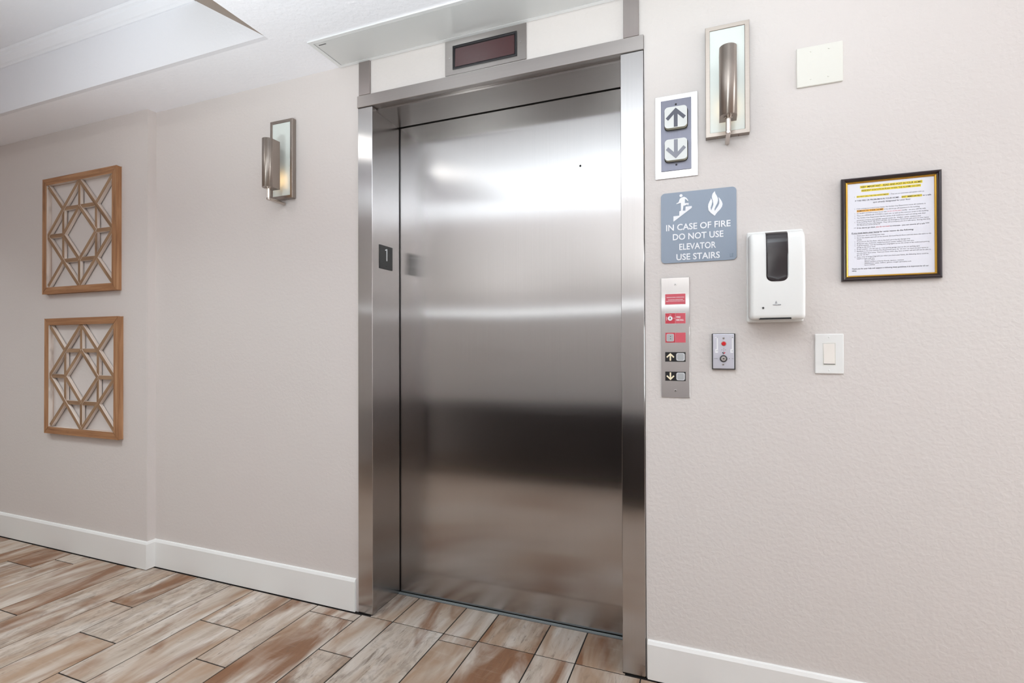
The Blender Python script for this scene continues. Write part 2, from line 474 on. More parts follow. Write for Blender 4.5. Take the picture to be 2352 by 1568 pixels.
for j in range(NZ):
    for i in range(NX): bm.faces.new([G_[j][i], G_[j][i+1], G_[j+1][i+1], G_[j+1][i]])
rim = [G_[0][i] for i in range(NX)] + [G_[j][NX] for j in range(NZ)] + [G_[NZ][i] for i in range(NX, 0, -1)] + [G_[j][0] for j in range(NZ, 0, -1)]
bk = [bm.verts.new((v.co.x, .028, v.co.z)) for v in rim]
rim = [bm.verts.new(v.co) for v in rim]                          # own edge loop, so the sheet's face shades flat to its border
for i in range(len(rim)):
    j = (i+1) % len(rim); bm.faces.new([rim[i], rim[j], bk[j], bk[i]])
bm.faces.new(bk)
dp = build('door_panel', bm, 'steel', dr)
for p in dp.data.polygons: p.use_smooth = len(p.vertices) == 4 and abs(p.normal.y) > .9
kh = build('keyhole', prism(circle(X(-.4723), 1.8696-.0055, .0062, 20), -.0008, .001), 'chrome', dr)
build('keyhole_opening', prism(circle(X(-.4723), 1.8696-.0055, .0045, 20), -.0012, .0005), 'dark', kh)
sill = thing('door_sill', 'grooved grey metal sill strip below the elevator door', 'sill', (-.797, .198, 0))
bm = bmesh.new()
add_box(bm, X(XJ), X(XJR), 0, .0045, -.012, .0035); add_box(bm, X(XJ), X(XJR), .0075, .0115, -.012, .0035); add_box(bm, X(XJ), X(XJR), .0045, .0075, -.012, .001)
build('sill_track', bm, 'alu', sill)
build('sill_gap', box(X(XJ), X(XJR), .0117, .0150, -.012, .001), 'dark', sill)
structure(build('wall_shaft', box(-1.6, .05, YD+.035, YD+.10, 0, 2.6), 'dark'), 'dark elevator shaft behind the door')

# floor number plate on the left jamb
pl = thing('floor_number_plate', 'small charcoal plate with a white figure 1 on the left elevator jamb', 'number plate', (XJ+.0002, .1026, 1.482))
build('plate', box(0, .003, -.0475, .0475, 0, .104, .0006), 'charcoal', pl)
bm = bmesh.new()
pts = [(-.0005, .0375), (.0052, .0375), (.0052, .091), (.0012, .091), (-.0095, .0865), (-.0095, .0815), (-.0005, .0845)]
F = [bm.verts.new((.0042, y, z)) for y, z in pts]; K = [bm.verts.new((.0028, y, z)) for y, z in pts]
for t in tessellate_polygon([[Vector((y, z, 0)) for y, z in pts]]): bm.faces.new([F[i] for i in t])
for i in range(len(pts)): bm.faces.new([F[i], F[i-1], K[i-1], K[i]])
build('figure_one', bm, 'letter', pl)
build('raised_dots', box(.0028, .0036, -.006, .002, .012, .015), 'black', pl)

# position indicator above the header
pi_ = thing('floor_indicator', 'steel plate with a dark maroon display window above the elevator', 'floor indicator', (-.799, 0, 2.222))
build('plate', box(-.1725, .1725, -.005, -.0005, 0, .1365, .0008), 'steel_h', pi_)
bm = ring_frame(-.1365, .1355, .018, .1115, 0, [(0, -.004), (0, -.009), (.004, -.010), (.008, -.009), (.011, -.0055), (.012, -.004)])
build('display_bezel', bm, 'black', pi_)
vz = bmesh.new()
a = [vz.verts.new(p) for p in ((-.1265, -.0075, .0275), (.1255, -.0075, .0275), (.1255, -.0055, .1025), (-.1265, -.0055, .1025))]
b_ = [vz.verts.new((v.co.x, -.003, v.co.z)) for v in a]
vz.faces.new(a); vz.faces.new(list(reversed(b_)))
for i in range(4): vz.faces.new([a[i], a[i-1], b_[i-1], b_[i]])
build('display_window', vz, 'maroon', pi_)
screw(pi_, -.151, .066, -.005, .0028, slot=False); screw(pi_, .149, .0675, -.005, .0028, slot=False)

# access panel in the ceiling above the elevator
ap = thing('ceiling_access_panel', 'long glossy grey access panel in the ceiling above the elevator', 'ceiling panel', (-.75, -.103, H))
build('panel_frame', ring_frame(-.74, .74, 0, 0, 0, [(0, 0)]) if False else None or (lambda: (lambda bm: [add_box(bm, -.74, .90, -.098, -.083, -.006, -.0005), add_box(bm, -.74, .90, .083, .098, -.006, -.0005), add_box(bm, -.74, -.722, -.083, .083, -.006, -.0005), add_box(bm, .882, .90, -.083, .083, -.006, -.0005)] and bm)(bmesh.new()))(), 'panel_rim', ap)
build('panel_gap', box(-.722, .882, -.083, .083, -.0025, -.0005), 'dark', ap)
pn = build('panel', box(-.719, .879, -.081, .081, -.0055, -.0027), 'panel_gloss', ap)
build('maker_mark', box(-.708, -.672, -.069, -.065, -.0058, -.0054), 'black', pn)

# ------------------------------------------------------------------ sconces
def make_sconce(x, label, z=1.8215):
    t = thing('wall_sconce', label, 'wall lamp', (x, 0, z), 'steel and glass wall sconces')
    w, h, d = .0655, .3605, -.023
    build('backplate', ring_frame(-w, w, 0, h, 0, [(0, 0), (0, d+.001), (.001, d), (.0125, d), (.0135, d+.001), (.0135, 0)]), 'nickel', t)
    build('glass_panel', box(-w+.0137, w-.0137, -.0205, -.004, .0137, h-.0137), 'glass_white', t)
    bm = bmesh.new(); pts = []
    r = .0252
    for i in range(21):
        a_ = math.pi + math.pi*i/20; pts.append((r*math.cos(a_), -.0955 + r*math.sin(a_)))
    pts += [(r, -.054)] ; pts = [(-r, -.054)] + pts
    ptsi = [(px*.93, -.054 if py > -.06 else -.0955+(py+.0955)*.93) for px, py in pts]
    def loop(pp, zz): return [bm.verts.new((px, py, zz)) for px, py in pp]
    z0, z1 = .030, .2445
    A0, A1, I0, I1 = loop(pts, z0), loop(pts, z1), loop(ptsi, z0+.003), loop(ptsi, z1)
    n = len(pts)
    for i in range(n-1):
        bm.faces.new([A0[i], A0[i+1], A1[i+1], A1[i]]); bm.faces.new([I0[i+1], I0[i], I1[i], I1[i+1]])
        bm.faces.new([A1[i], A1[i+1], I1[i+1], I1[i]])
    for a_, i_ in ((0, 0), (n-1, n-1)): bm.faces.new([A0[a_], A1[a_], I1[i_], I0[i_]])
    bm.faces.new(A0); bm.faces.new(I0)
    sh = build('shade', bm, 'nickel', t)
    for p in sh.data.polygons:
        if len(p.vertices) == 4 and abs(p.normal.z) < .1: p.use_smooth = abs(p.normal.y) > .02
    bm = bmesh.new()
    add_cyl(bm, (0, -.093, .0305), (0, -.093, .0265), .0125, n=24)
    add_cyl(bm, (0, -.093, .027), (0, -.093, -.0235), .0078, n=20)
    build('stem', bm, 'nickel_bar', t, smooth=False)
    build('arm', box(-.0068, .0068, -.1008, -.0005, -.0245, -.0125, .0035, 3), 'nickel_bar', t)
    bm = bmesh.new(); add_cyl(bm, (0, -.048, .055), (0, -.048, .10), .009, n=16); add_cyl(bm, (0, -.048, .10), (0, -.048, .125), .009, .004, n=16)
    bl = build('bulb', bm, 'bulb', t)
    for sx in (-.030, .034): build('plate_screw', add_cyl(bmesh.new(), (sx, -.012, .001), (sx, -.012, -.005), .0016, n=10), 'nickel_bar', t)
    return t
make_sconce(.0676, 'steel and frosted glass wall sconce right of the elevator, above the blue sign')
make_sconce(-1.808, 'steel and frosted glass wall sconce left of the elevator', 1.8145)

# ------------------------------------------------------------------ lattice wall art
def bar(parent, name, p, q, w, y0, y1, mats, edge=None):
    p, q = Vector(p), Vector(q); d = q-p; L = d.length
    bm = bmesh.new(); add_box(bm, -L/2, L/2, y0, y1, -w/2, w/2, .0006)
    if edge is not None:
        bm.normal_update()
        for f in bm.faces:
            if abs(f.normal.z) > .7 or abs(f.normal.x) > .7: f.material_index = 1
    return build(name, bm, mats, parent, ((p.x+q.x)/2, 0, (p.y+q.y)/2), (0, -math.atan2(d.y, d.x), 0))
def rail(parent, a_, b_, c, d):
    """mitred rail: outer a->b, inner c->d (x,z)"""
    p, q = Vector(a_), Vector(b_); mid = (p+q)/2; ang = math.atan2((q-p).y, (q-p).x)
    ca, sa = math.cos(-ang), math.sin(-ang)
    loc = [((v[0]-mid.x)*ca-(v[1]-mid.y)*sa, (v[0]-mid.x)*sa+(v[1]-mid.y)*ca) for v in (a_, b_, d, c)]
    bm = prism(loc, -.0255, -.0005)
    bm.normal_update()
    # inner edge is whitewashed
    bm.faces.ensure_lookup_table()
    for f in bm.faces:
        cen = f.calc_center_median()
        if abs(f.normal.y) < .5 and abs(cen.z - (loc[2][1])) < 1e-4: f.material_index = 1
    bmesh.ops.bevel(bm, geom=[e for e in bm.edges if len(e.link_faces) == 2 and e.calc_face_angle(0) > .5], offset=.0012, segments=1, affect='EDGES')
    return build('frame_rail', bm, ['wood', 'whitewash'], parent, (mid.x, 0, mid.y), (0, -ang, 0))
def make_art(x0, x1, z0, z1, label):
    cx, w, h, wr = (x0+x1)/2, x1-x0, z1-z0, .036
    t = thing('wood_lattice_wall_art', label, 'wall art', (cx, YL, z0), 'square wooden lattice panels')
    a, b_ = w/2, h
    O = [(-a, 0), (a, 0), (a, b_), (-a, b_)]; I = [(-a+wr, wr), (a-wr, wr), (a-wr, b_-wr), (-a+wr, b_-wr)]
    for i in range(4):
        j = (i+1) % 4; rail(t, O[i], O[j], I[i], I[j])
    ix, iz, zc = a-wr, h/2-wr, h/2
    N = lambda u, v: (u*ix, zc+v*iz)
    segs = []
    for sx, sy in ((1, 1), (-1, 1), (-1, -1), (1, -1)):
        segs.append((N(0, sy), N(sx, 0))); segs.append((N(sx*.97, sy*.97), N(sx*.5, sy*.5)))
        segs.append((N(0, sy*.5), N(sx*.5, 0)))
    for u, v in ((0, 1), (0, -1), (1, 0), (-1, 0)): segs.append((N(u, v), N(u*.5, v*.5)))
    for a_, c_ in (((-.5, .5), (.5, .5)), ((-.5, -.5), (.5, -.5)), ((-.5, -.5), (-.5, .5)), ((.5, -.5), (.5, .5))): segs.append((N(*a_), N(*c_)))
    for i, (p, q) in enumerate(segs):
        d = (Vector(q)-Vector(p)).normalized()*.004
        p2, q2 = Vector(p)+d*0, Vector(q)-d*0
        bar(t, 'lattice_bar', p2, q2, .0215, -.0205+.00012*i, -.004, ['wood_lattice', 'whitewash'], 1)
    return t
make_art(-3.530, -2.884, 1.440, 2.093, 'square wooden lattice wall panel, the upper of the two on the left wall')
make_art(-3.508, -2.868, .654, 1.300, 'square wooden lattice wall panel, the lower of the two on the left wall')

# ------------------------------------------------------------------ direction lantern
la = thing('hall_lantern', 'steel plate with a grey panel and big up and down arrow lights', 'direction light', (-.0912, 0, 1.709))
build('outer_plate', box(-.068, .0685, -.004, -.0005, 0, .2815, .0006), 'steel_plate', la)
build('inner_plate', box(-.0492, .0484, -.0065, -.0038, .0242, .2645, .0005), 'gunmetal', la)
screw(la, -.0004, .2473, -.0065, .0034, m='black'); screw(la, .0006, .0429, -.0065, .0034, m='black')
ar = [(0, .0305), (-.0320, -.0012), (-.0243, -.0098), (-.0061, .0092), (-.0061, -.0330), (.0061, -.0330), (.0061, .0092), (.0243, -.0098), (.0320, -.0012)]
for nm, zc, flip, m in (('up_light', .1975, 1, 'arrow_dark'), ('down_light', .0890, -1, 'arrow_mid')):
    bm = bmesh.new()
    oo = rrect(-.0358, .0358, -.0352, .0352, .0115)
    add_prism(bm, [(x, z+zc) for x, z in oo], -.024, -.0064, 0, 1)
    bmesh.ops.bevel(bm, geom=[e for e in bm.edges if len(e.link_faces) == 2 and e.calc_face_angle(0) > .9 and e.verts[0].co.y < -.02], offset=.0012, segments=2, affect='EDGES')
    bt = build(nm, bm, ['btn_white', 'btn_side'], la)
    pts = [(x, zc+z*flip) for x, z in ar]
    if flip < 0: pts = pts[::-1]
    build('arrow', prism(pts, -.0246, -.0238), m, bt)
    build('button_shadow_gap', prism([(x*1.06, z*1.06+zc) for x, z in oo], -.0068, -.0060), 'dark', la)

# ------------------------------------------------------------------ blue fire sign
sg = thing('fire_evacuation_sign', 'blue-grey sign with white stairs and flame pictograms and fire wording', 'sign', (-.0237, 0, 1.421))
bm = prism(rrect(-.1177, .1178, 0, .2375, .013), -.004, -.0005)
build('sign_board', bm, 'sign_blue', sg)
man = [(-55.8,215.9),(-50.0,218.6),(-42.9,220.2),(-35.9,216.2),(-32.4,211.6),(-29.3,205.7),(-30.6,204.1),(-32.8,206.0),(-36.8,211.1),(-40.3,212.9),(-40.4,198.4),(-28.2,197.6),(-29.4,190.8),(-31.6,191.2),(-32.9,193.9),(-43.0,189.8),(-44.8,190.9),(-47.5,173.9),(-39.1,173.1),(-38.2,186.5),(-18.5,186.9),(-18.7,180.9),(-76.2,139.9),(-77.5,141.1),(-77.2,157.5),(-58.7,158.2),(-58.2,172.6),(-52.9,174.4),(-53.2,200.7),(-57.2,199.7),(-67.0,197.4),(-67.9,199.9),(-60.7,203.3),(-58.0,210.6)]
flame = [(52.1,147.3),(41.1,157.0),(33.4,166.9),(31.8,179.0),(33.1,188.1),(37.0,196.9),(40.4,202.5),(39.6,206.7),(43.8,200.7),(45.1,194.2),(43.3,186.1),(39.9,175.5),(41.5,165.7),(44.5,173.2),(47.6,181.1),(48.4,186.5),(47.2,196.7),(44.3,206.2),(43.9,212.7),(46.0,220.7),(52.9,228.6),(54.5,220.7),(58.7,212.9),(62.3,204.3),(62.5,196.0),(60.3,188.0),(55.6,179.4),(51.7,169.7),(52.6,162.8),(56.4,169.2),(62.4,177.8),(66.2,186.5),(66.2,195.6),(64.2,207.7),(70.1,199.8),(74.6,191.1),(76.5,183.6),(74.6,175.6),(69.1,167.1),(62.3,160.4),(57.2,154.5)]
mm = lambda pts: [(x/1000, z/1000) for x, z in pts]
bm = prism(mm(man), -.0052, -.0038); add_prism(bm, circle(-.0526, .2250, .0050), -.0052, -.0038)
build('stairs_pictogram', bm, 'letter', sg)
build('flame_pictogram', prism(mm(flame), -.0052, -.0038), 'letter', sg)
for body, xa, xb, zb in (('IN CASE OF FIRE', -.1013, .1000, .1093), ('DO NOT USE', -.0795, .0785, .0768), ('ELEVATOR', -.0590, .0557, .0425), ('USE STAIRS', -.0685, .0673, .0085)):
    build('lettering', text(body, xa, xb, zb, .0205, -.0038, .016, .0013), 'letter', sg)
build('corner_mark', text('LE', .0975, .108, .009, .0115, -.0039, .02, .0003), 'sign_dark', sg)

# ------------------------------------------------------------------ call station
cs = thing('elevator_call_station', 'tall narrow steel call panel with red fire labels and two arrow buttons', 'call panel', (-.0965, 0, .967))
build('faceplate', box(-.0457, .0452, -.004, -.0005, 0, .404, .0005), 'steel_plate', cs)
screw(cs, .0005, .381, -.004, .0042); screw(cs, -.0005, .0228, -.004, .0042)
def slot_rim(z0, z1, nm): build(nm, box(-.0336, .0338, -.0048, -.0038, z0-.0015, z1+.0015), 'chrome', cs)
mods = dict(m1=(.3140, .3490), m2=(.2492, .2840), m3=(.1848, .2182), m4=(.1205, .1525), m5=(.0557, .0865))
z0, z1 = mods['m1']
slot_rim(z0, z1, 'label_rim')
lb = build('instruction_label', box(-.0322, .0326, -.0054, -.004, z0, z1), 'red_pale', cs)
bm = text("FIREFIGHTERS' OPERATION", -.0275, .0285, z0+.0222, .0024, -.0054, .02, .0002)
add_text(bm, 'TO RECALL ELEVATORS', -.0235, .0245, z0+.0142, .0024, -.0054, .02, .0002)
add_text(bm, "INSERT FIRE KEY AND TURN TO 'ON'", -.0295, .0295, z0+.0095, .0022, -.0054, .02, .0002)
build('label_text', bm, 'letter', lb)
z0, z1 = mods['m2']; slot_rim(z0, z1, 'label_rim'); zc = (z0+z1)/2
a = build('fire_recall_switch', box(-.0322, -.0004, -.0054, -.004, z0, z1), 'red', cs)
ky = build('key_cylinder', prism(circle(-.0165, zc, .0078, 28), -.0075, -.005), 'letter', a)
build('key_slot', prism([(-.0185, zc-.0025), (-.0145, zc-.0025), (-.0155, zc+.0035), (-.0175, zc+.0035)], -.0078, -.0074), 'black', ky)
bm = text('OFF', -.0195, -.0125, zc+.0105, .0022, -.0054, .02, .0002); add_text(bm, 'ON', -.0066, -.0018, zc-.0008, .0022, -.0054, .02, .0002)
me_ = text('RESET', -.0065, .0065, 0, .0022, 0, .02, .0002)
for v in me_.verts: bm_v = v.co.copy(); v.co = Vector((-.0270-bm_v.z, bm_v.y-.0054, zc+bm_v.x))
build('switch_text', bm, 'letter', a); build('switch_text', me_, 'letter', a)
rl = build('fire_recall_label', box(.0004, .0326, -.0054, -.004, z0, z1), 'red_pale', cs)
bm = text('FIRE', .0035, .0165, zc+.0012, .0055, -.0054, .02, .0002); add_text(bm, 'RECALL', .0035, .0275, zc-.0083, .0055, -.0054, .02, .0002)
build('label_text', bm, 'letter', rl)
z0, z1 = mods['m3']; slot_rim(z0, z1, 'label_rim'); zc = (z0+z1)/2
a = build('red_indicator_housing', box(-.0322, -.0004, -.0054, -.004, z0, z1), 'red', cs)
bt = build('indicator_button', prism(rrect(-.0285, -.0048, zc-.0128, zc+.0128, .004), -.0072, -.005), 'button_rim', a)
build('button_face', prism(rrect(-.0272, -.0061, zc-.0115, zc+.0115, .0035), -.0076, -.007), 'button_grey', bt)
bm = prism(circle(-.0155, zc+.0038, .0015, 10), -.0080, -.0074); add_prism(bm, circle(-.0155, zc-.0038, .0015, 10), -.0080, -.0074)
build('dots', bm, 'black', bt)
build('blank_red_label', box(.0004, .0326, -.0054, -.004, z0, z1), 'red_pale', cs)
for key, flip, nm in (('m4', 1, 'up_call_module'), ('m5', -1, 'down_call_module')):
    z0, z1 = mods[key]; zc = (z0+z1)/2; slot_rim(z0, z1, 'module_rim')
    md = build(nm, box(-.0332, .0322, -.0054, -.004, z0, z1), 'black', cs)
    s = .41
    pts = [(-.0165+x*s, zc+(z+.0015)*s*flip) for x, z in ar]
    if flip < 0: pts = pts[::-1]
    build('arrow', prism(pts, -.0060, -.0052), 'cream', md)
    bt = build('call_button', prism(rrect(.0026, .0298, zc-.0130, zc+.0130, .0058), -.0080, -.005), 'button_rim', md)
    build('button_face', prism(rrect(.0055, .0269, zc-.0104, zc+.0104, .0044), -.0085, -.0078), 'button_grey', bt)

# ------------------------------------------------------------------ key switch box
kb = thing('key_switch_plate', 'small metal plate with a red button and a key lock', 'key switch', (.0535, 0, 1.064))
build('mounting_box', box(-.0358, .0352, -.010, -.0005, -.0005, .1165, .0008), 'charcoal', kb)
build('plate', box(-.0328, .0312, -.0138, -.010, .0022, .1148, .0014, 2), 'key_plate', kb)
screw(kb, -.0005, .1010, -.0138, .0040); screw(kb, -.0018, .0160, -.0138, .0040)
rb = build('button_ring', prism(circle(0, .0838, .0084), -.0146, -.0137), 'chrome', kb)
bm = bmesh.new(); add_cyl(bm, (0, -.0145, .0838), (0, -.0195, .0838), .0070, .0058, 24)
build('red_button', bm, 'red_btn', kb)
bm = bmesh.new()
for dx, dz in ((0, .0685), (-.0052, .0634), (.0002, .0634), (.0054, .0634), (0, .0592)): add_prism(bm, circle(dx, dz, .0010, 8), -.0141, -.0137)
build('speaker_holes', bm, 'dark', kb)
build('pointer_black', prism([(-.0058, .0562), (-.0004, .0555), (-.0004, .0482)], -.0142, -.0137), 'black', kb)
build('pointer_red', prism([(.0004, .0555), (.0058, .0562), (.0004, .0482)], -.0142, -.0137), 'red', kb)
lk = build('key_lock', add_cyl(bmesh.new(), (-.0007, -.0137, .0350), (-.0007, -.0178, .0350), .0116, .0108, 32), 'charcoal', kb)
bm = bmesh.new(); add_cyl(bm, (-.0007, -.0175, .0350), (-.0007, -.0205, .0350), .0088, .0072, 32); cy = build('lock_core', bm, 'chrome', lk)
build('key_slot', prism([(-.0032, .0335), (.0018, .0335), (.0018, .0365), (-.0032, .0365)], -.0208, -.0203), 'dark', cy)
for sx in (-1, 1):
    c_ = -.0215 if sx < 0 else .0240
    bm = bmesh.new()
    add_box(bm, c_-.0045, c_+.0042, -.0142, -.0137, .1025, .1045); add_box(bm, c_+.0005, c_+.0042, -.0142, -.0137, .066, .1045); add_box(bm, c_-.0042, c_+.0042, -.0142, -.0137, .0540, .0660)
    st = build('white_marking', bm, 'letter', kb)
    build('marking_text', text('OFF' if sx < 0 else 'ON', c_-.001, c_+.0032, .0590, .0026, -.0142, .02, .0002), 'arrow_mid', st)
build('legend', text('NORMAL', -.0295, -.0175, .0343, .0018, -.0137, .02, .0002), 'arrow_dark', kb)
build('legend', text('ON', .0235, .0290, .0343, .0018, -.0137, .02, .0002), 'arrow_dark', kb)
build('legend_dot', prism(circle(.0165, .0350, .0012, 8), -.0141, -.0137), 'arrow_dark', kb)

# ------------------------------------------------------------------ soap dispenser
sp = thing('soap_dispenser', 'white wall-mounted hand sanitiser dispenser with a dark window', 'dispenser', (.2013, 0, 1.2145))
build('mounting_plate', box(-.0790, .0800, -.020, -.0005, .0, .288, .006, 3), 'white_plastic', sp)
side = [(-.018, .010), (-.088, .0045), (-.0955, .0095), (-.0985, .020), (-.1035, .10), (-.1030, .20), (-.0985, .247), (-.0925, .262), (-.080, .270), (-.018, .278)]
bm = bmesh.new()
xs = [(-.0755, 'L'), (.0735, 'R')]
A = [bm.verts.new((-.0755, y, z)) for y, z in side]; Bv = [bm.verts.new((.0735, y, z)) for y, z in side]
n = len(side)
bm.faces.new(A); bm.faces.new(list(reversed(Bv)))
for i in range(n): bm.faces.new([A[i], A[i-1], Bv[i-1], Bv[i]])
bmesh.ops.recalc_face_normals(bm, faces=bm.faces)
es = [e for e in bm.edges if (abs(e.verts[0].co.x-e.verts[1].co.x) < 1e-6) and max(v.co.y for v in e.verts) < -.017 and not all(abs(v.co.y+.018) < 1e-4 for v in e.verts)]
bmesh.ops.bevel(bm, geom=es, offset=.014, segments=6, affect='EDGES', profile=.55, clamp_overlap=True)
build('cover', bm, 'white_plastic', sp, smooth=True).modifiers.new('wn', 'WEIGHTED_NORMAL')
# smoked window following the cover's profile
prof = [(.1190, -.1042), (.125, -.1044), (.14, -.1047), (.17, -.1052), (.20, -.1052), (.235, -.1015), (.2475, -.1002), (.2500, -.0990), (.2620, -.0948), (.2695, -.0830), (.2730, -.0700)]
def hw(z):
    r = .017
    if z < .1190+r:
        return .0293-r+math.sqrt(max(r*r-(.1190+r-z)**2, 0))
    return .0293
zs = [.1190, .1192, .1198, .121, .1235, .127, .131, .136, .15, .17, .185, .20, .22, .235, .2475, .2488, .2500, .256, .2620, .2660, .2695, .2715, .2730]
def yz(z):
    for (za, ya), (zb, yb) in zip(prof, prof[1:]):
        if za <= z <= zb: return ya+(yb-ya)*(z-za)/(zb-za)
    return prof[-1][1]
bm = bmesh.new(); rows = []
for z in zs:
    rows.append([bm.verts.new((-.0020+hw(z)*u, yz(z) + .002*u*u - .0012, z)) for u in (-1, -.85, -.4, 0, .4, .85, 1)])
back = [[bm.verts.new((v.co.x, v.co.y+.006, v.co.z)) for v in r] for r in rows]
for G_, rev in ((rows, False), (back, True)):
    for a, b_ in zip(G_, G_[1:]):
        for i in range(6):
            q = [a[i], a[i+1], b_[i+1], b_[i]]; bm.faces.new(q[::-1] if rev else q)
for i in range(len(rows)-1):
    for c_ in (0, 6): bm.faces.new([rows[i][c_], rows[i+1][c_], back[i+1][c_], back[i][c_]])
for rr, bb in ((rows[0], back[0]), (rows[-1], back[-1])):
    for i in range(6): bm.faces.new([rr[i], rr[i+1], bb[i+1], bb[i]])
build('window', bm, 'smoke', sp, smooth=True)
build('outlet_slot', prism([(-.0512, .0055), (.036, .0060), (.0350, .0108), (-.0480, .0104)], -.0962, -.070), 'dark', sp)
build('sensor_lens', prism(circle(-.0401, .0405, .0030, 18), -.1020, -.096), 'charcoal', sp)
bm = bmesh.new()
for i, (wd, zz) in enumerate(((.0022, .0590), (.0040, .0562), (.0058, .0534))): add_box(bm, -.0051-wd/2, -.0051+wd/2, -.1024, -.1000, zz, zz+.0008)
add_box(bm, -.0140, -.004, -.1022, -.1000, .0484, .0496); add_box(bm, -.004, .0073, -.1022, -.1000, .0478, .0483); add_box(bm, .0066, .0073, -.1022, -.1000, .0478, .0500); add_box(bm, -.002, .0073, -.1022, -.1000, .0496, .0500)
build('hand_symbol', bm, 'arrow_mid', sp)

# ------------------------------------------------------------------ switch, blank plate
sw = thing('light_switch', 'white rocker light switch below the framed notice', 'light switch', (.3512, 0, 1.0548))
bm = box(-.0383, .0383, -.006, -.0005, 0, .1220, .0025, 2)
build('cover_plate', bm, 'white_plastic', sw)
build('rocker_surround', ring_frame(-.0172, .0166, .0265, .0945, 0, [(0, -.0055), (0, -.0068), (.0010, -.0070), (.0016, -.0062), (.0016, -.0055)]), 'ivory', sw)
bm = bmesh.new()
vs1 = [(-.0148, -.0085, .0305), (.0142, -.0085, .0305), (.0142, -.0072, .061), (-.0148, -.0072, .061), (.0142, -.0062, .0915), (-.0148, -.0062, .0915)]
f_ = [bm.verts.new(p) for p in vs1]; k_ = [bm.verts.new((p[0], -.005, p[2])) for p in vs1]
bm.faces.new([f_[0], f_[1], f_[2], f_[3]]); bm.faces.new([f_[3], f_[2], f_[4], f_[5]])
for a, b_ in ((0, 1), (1, 2), (2, 4), (4, 5), (5, 3), (3, 0)): bm.faces.new([f_[a], f_[b_], k_[b_], k_[a]])
build('rocker', bm, 'rocker', sw)
build('rocker_gap', box(-.0152, .0146, -.0062, -.0050, .0285, .0305), 'dark', sw)
for zz in (.0105, .1115): screw(sw, -.0003, zz, -.006, .0022, m='white_plastic', slot=False)
bp = thing('blank_wall_plate', 'square ivory blank cover plate with four screws high on the wall', 'cover plate', (.3300, 0, 1.9440))
build('cover_plate', box(-.0622, .0622, -.007, -.0005, 0, .1230, .0025, 2), 'ivory', bp)
for dx, dz in ((-.0232, .1065), (.0250, .1068), (-.0242, .0212), (.0228, .0212)): screw(bp, dx, dz, -.007, .0027, m='ivory', slot=False)

# ------------------------------------------------------------------ framed notice
nt = thing('framed_notice', 'evacuation notice with yellow highlighting in a dark frame with a gold lip', 'framed notice', (.5070, 0, 1.3340))
W2, HH = .1228, .3095
build('frame', ring_frame(-W2, W2, 0, HH, 0, [(0, -.0005), (0, -.010), (.0015, -.014), (.0045, -.0165), (.0075, -.015), (.0095, -.0115), (.0115, -.010), (.0115, -.0005)]), 'frame_dark', nt)
build('gold_lip', ring_frame(-W2+.0117, W2-.0117, .0117, HH-.0117, 0, [(0, -.002), (0, -.0105), (.0016, -.0115), (.0036, -.0100), (.0050, -.0085), (.0050, -.002)]), 'gold', nt)
pp = build('notice_paper', box(-W2+.0150, W2-.0150, -.0072, -.001, .0150, HH-.0150), 'paper', nt)
YP = -.0072
px = lambda x: x-.5070
pz = lambda z: z-1.3340
hl = [('highlight_bar', .4330, .5858, 1.6110, 1.6190, 'hl_yellow'), ('highlight_bar', .4362, .5822, 1.6005, 1.6078, 'hl_yellow'), ('highlight_bar', .4242, .5050, 1.5842, 1.5900, 'hl_yellow'),
      ('highlight_bar', .5358, .5845, 1.5718, 1.5782, 'hl_yellow'), ('highlight_bar', .4244, .4915, 1.5405, 1.5472, 'hl_orange')]
for nm, xa, xb, za, zb, m in hl: build(nm, box(px(xa), px(xb), YP-.0002, YP+.0005, pz(za), pz(zb)), m, pp)
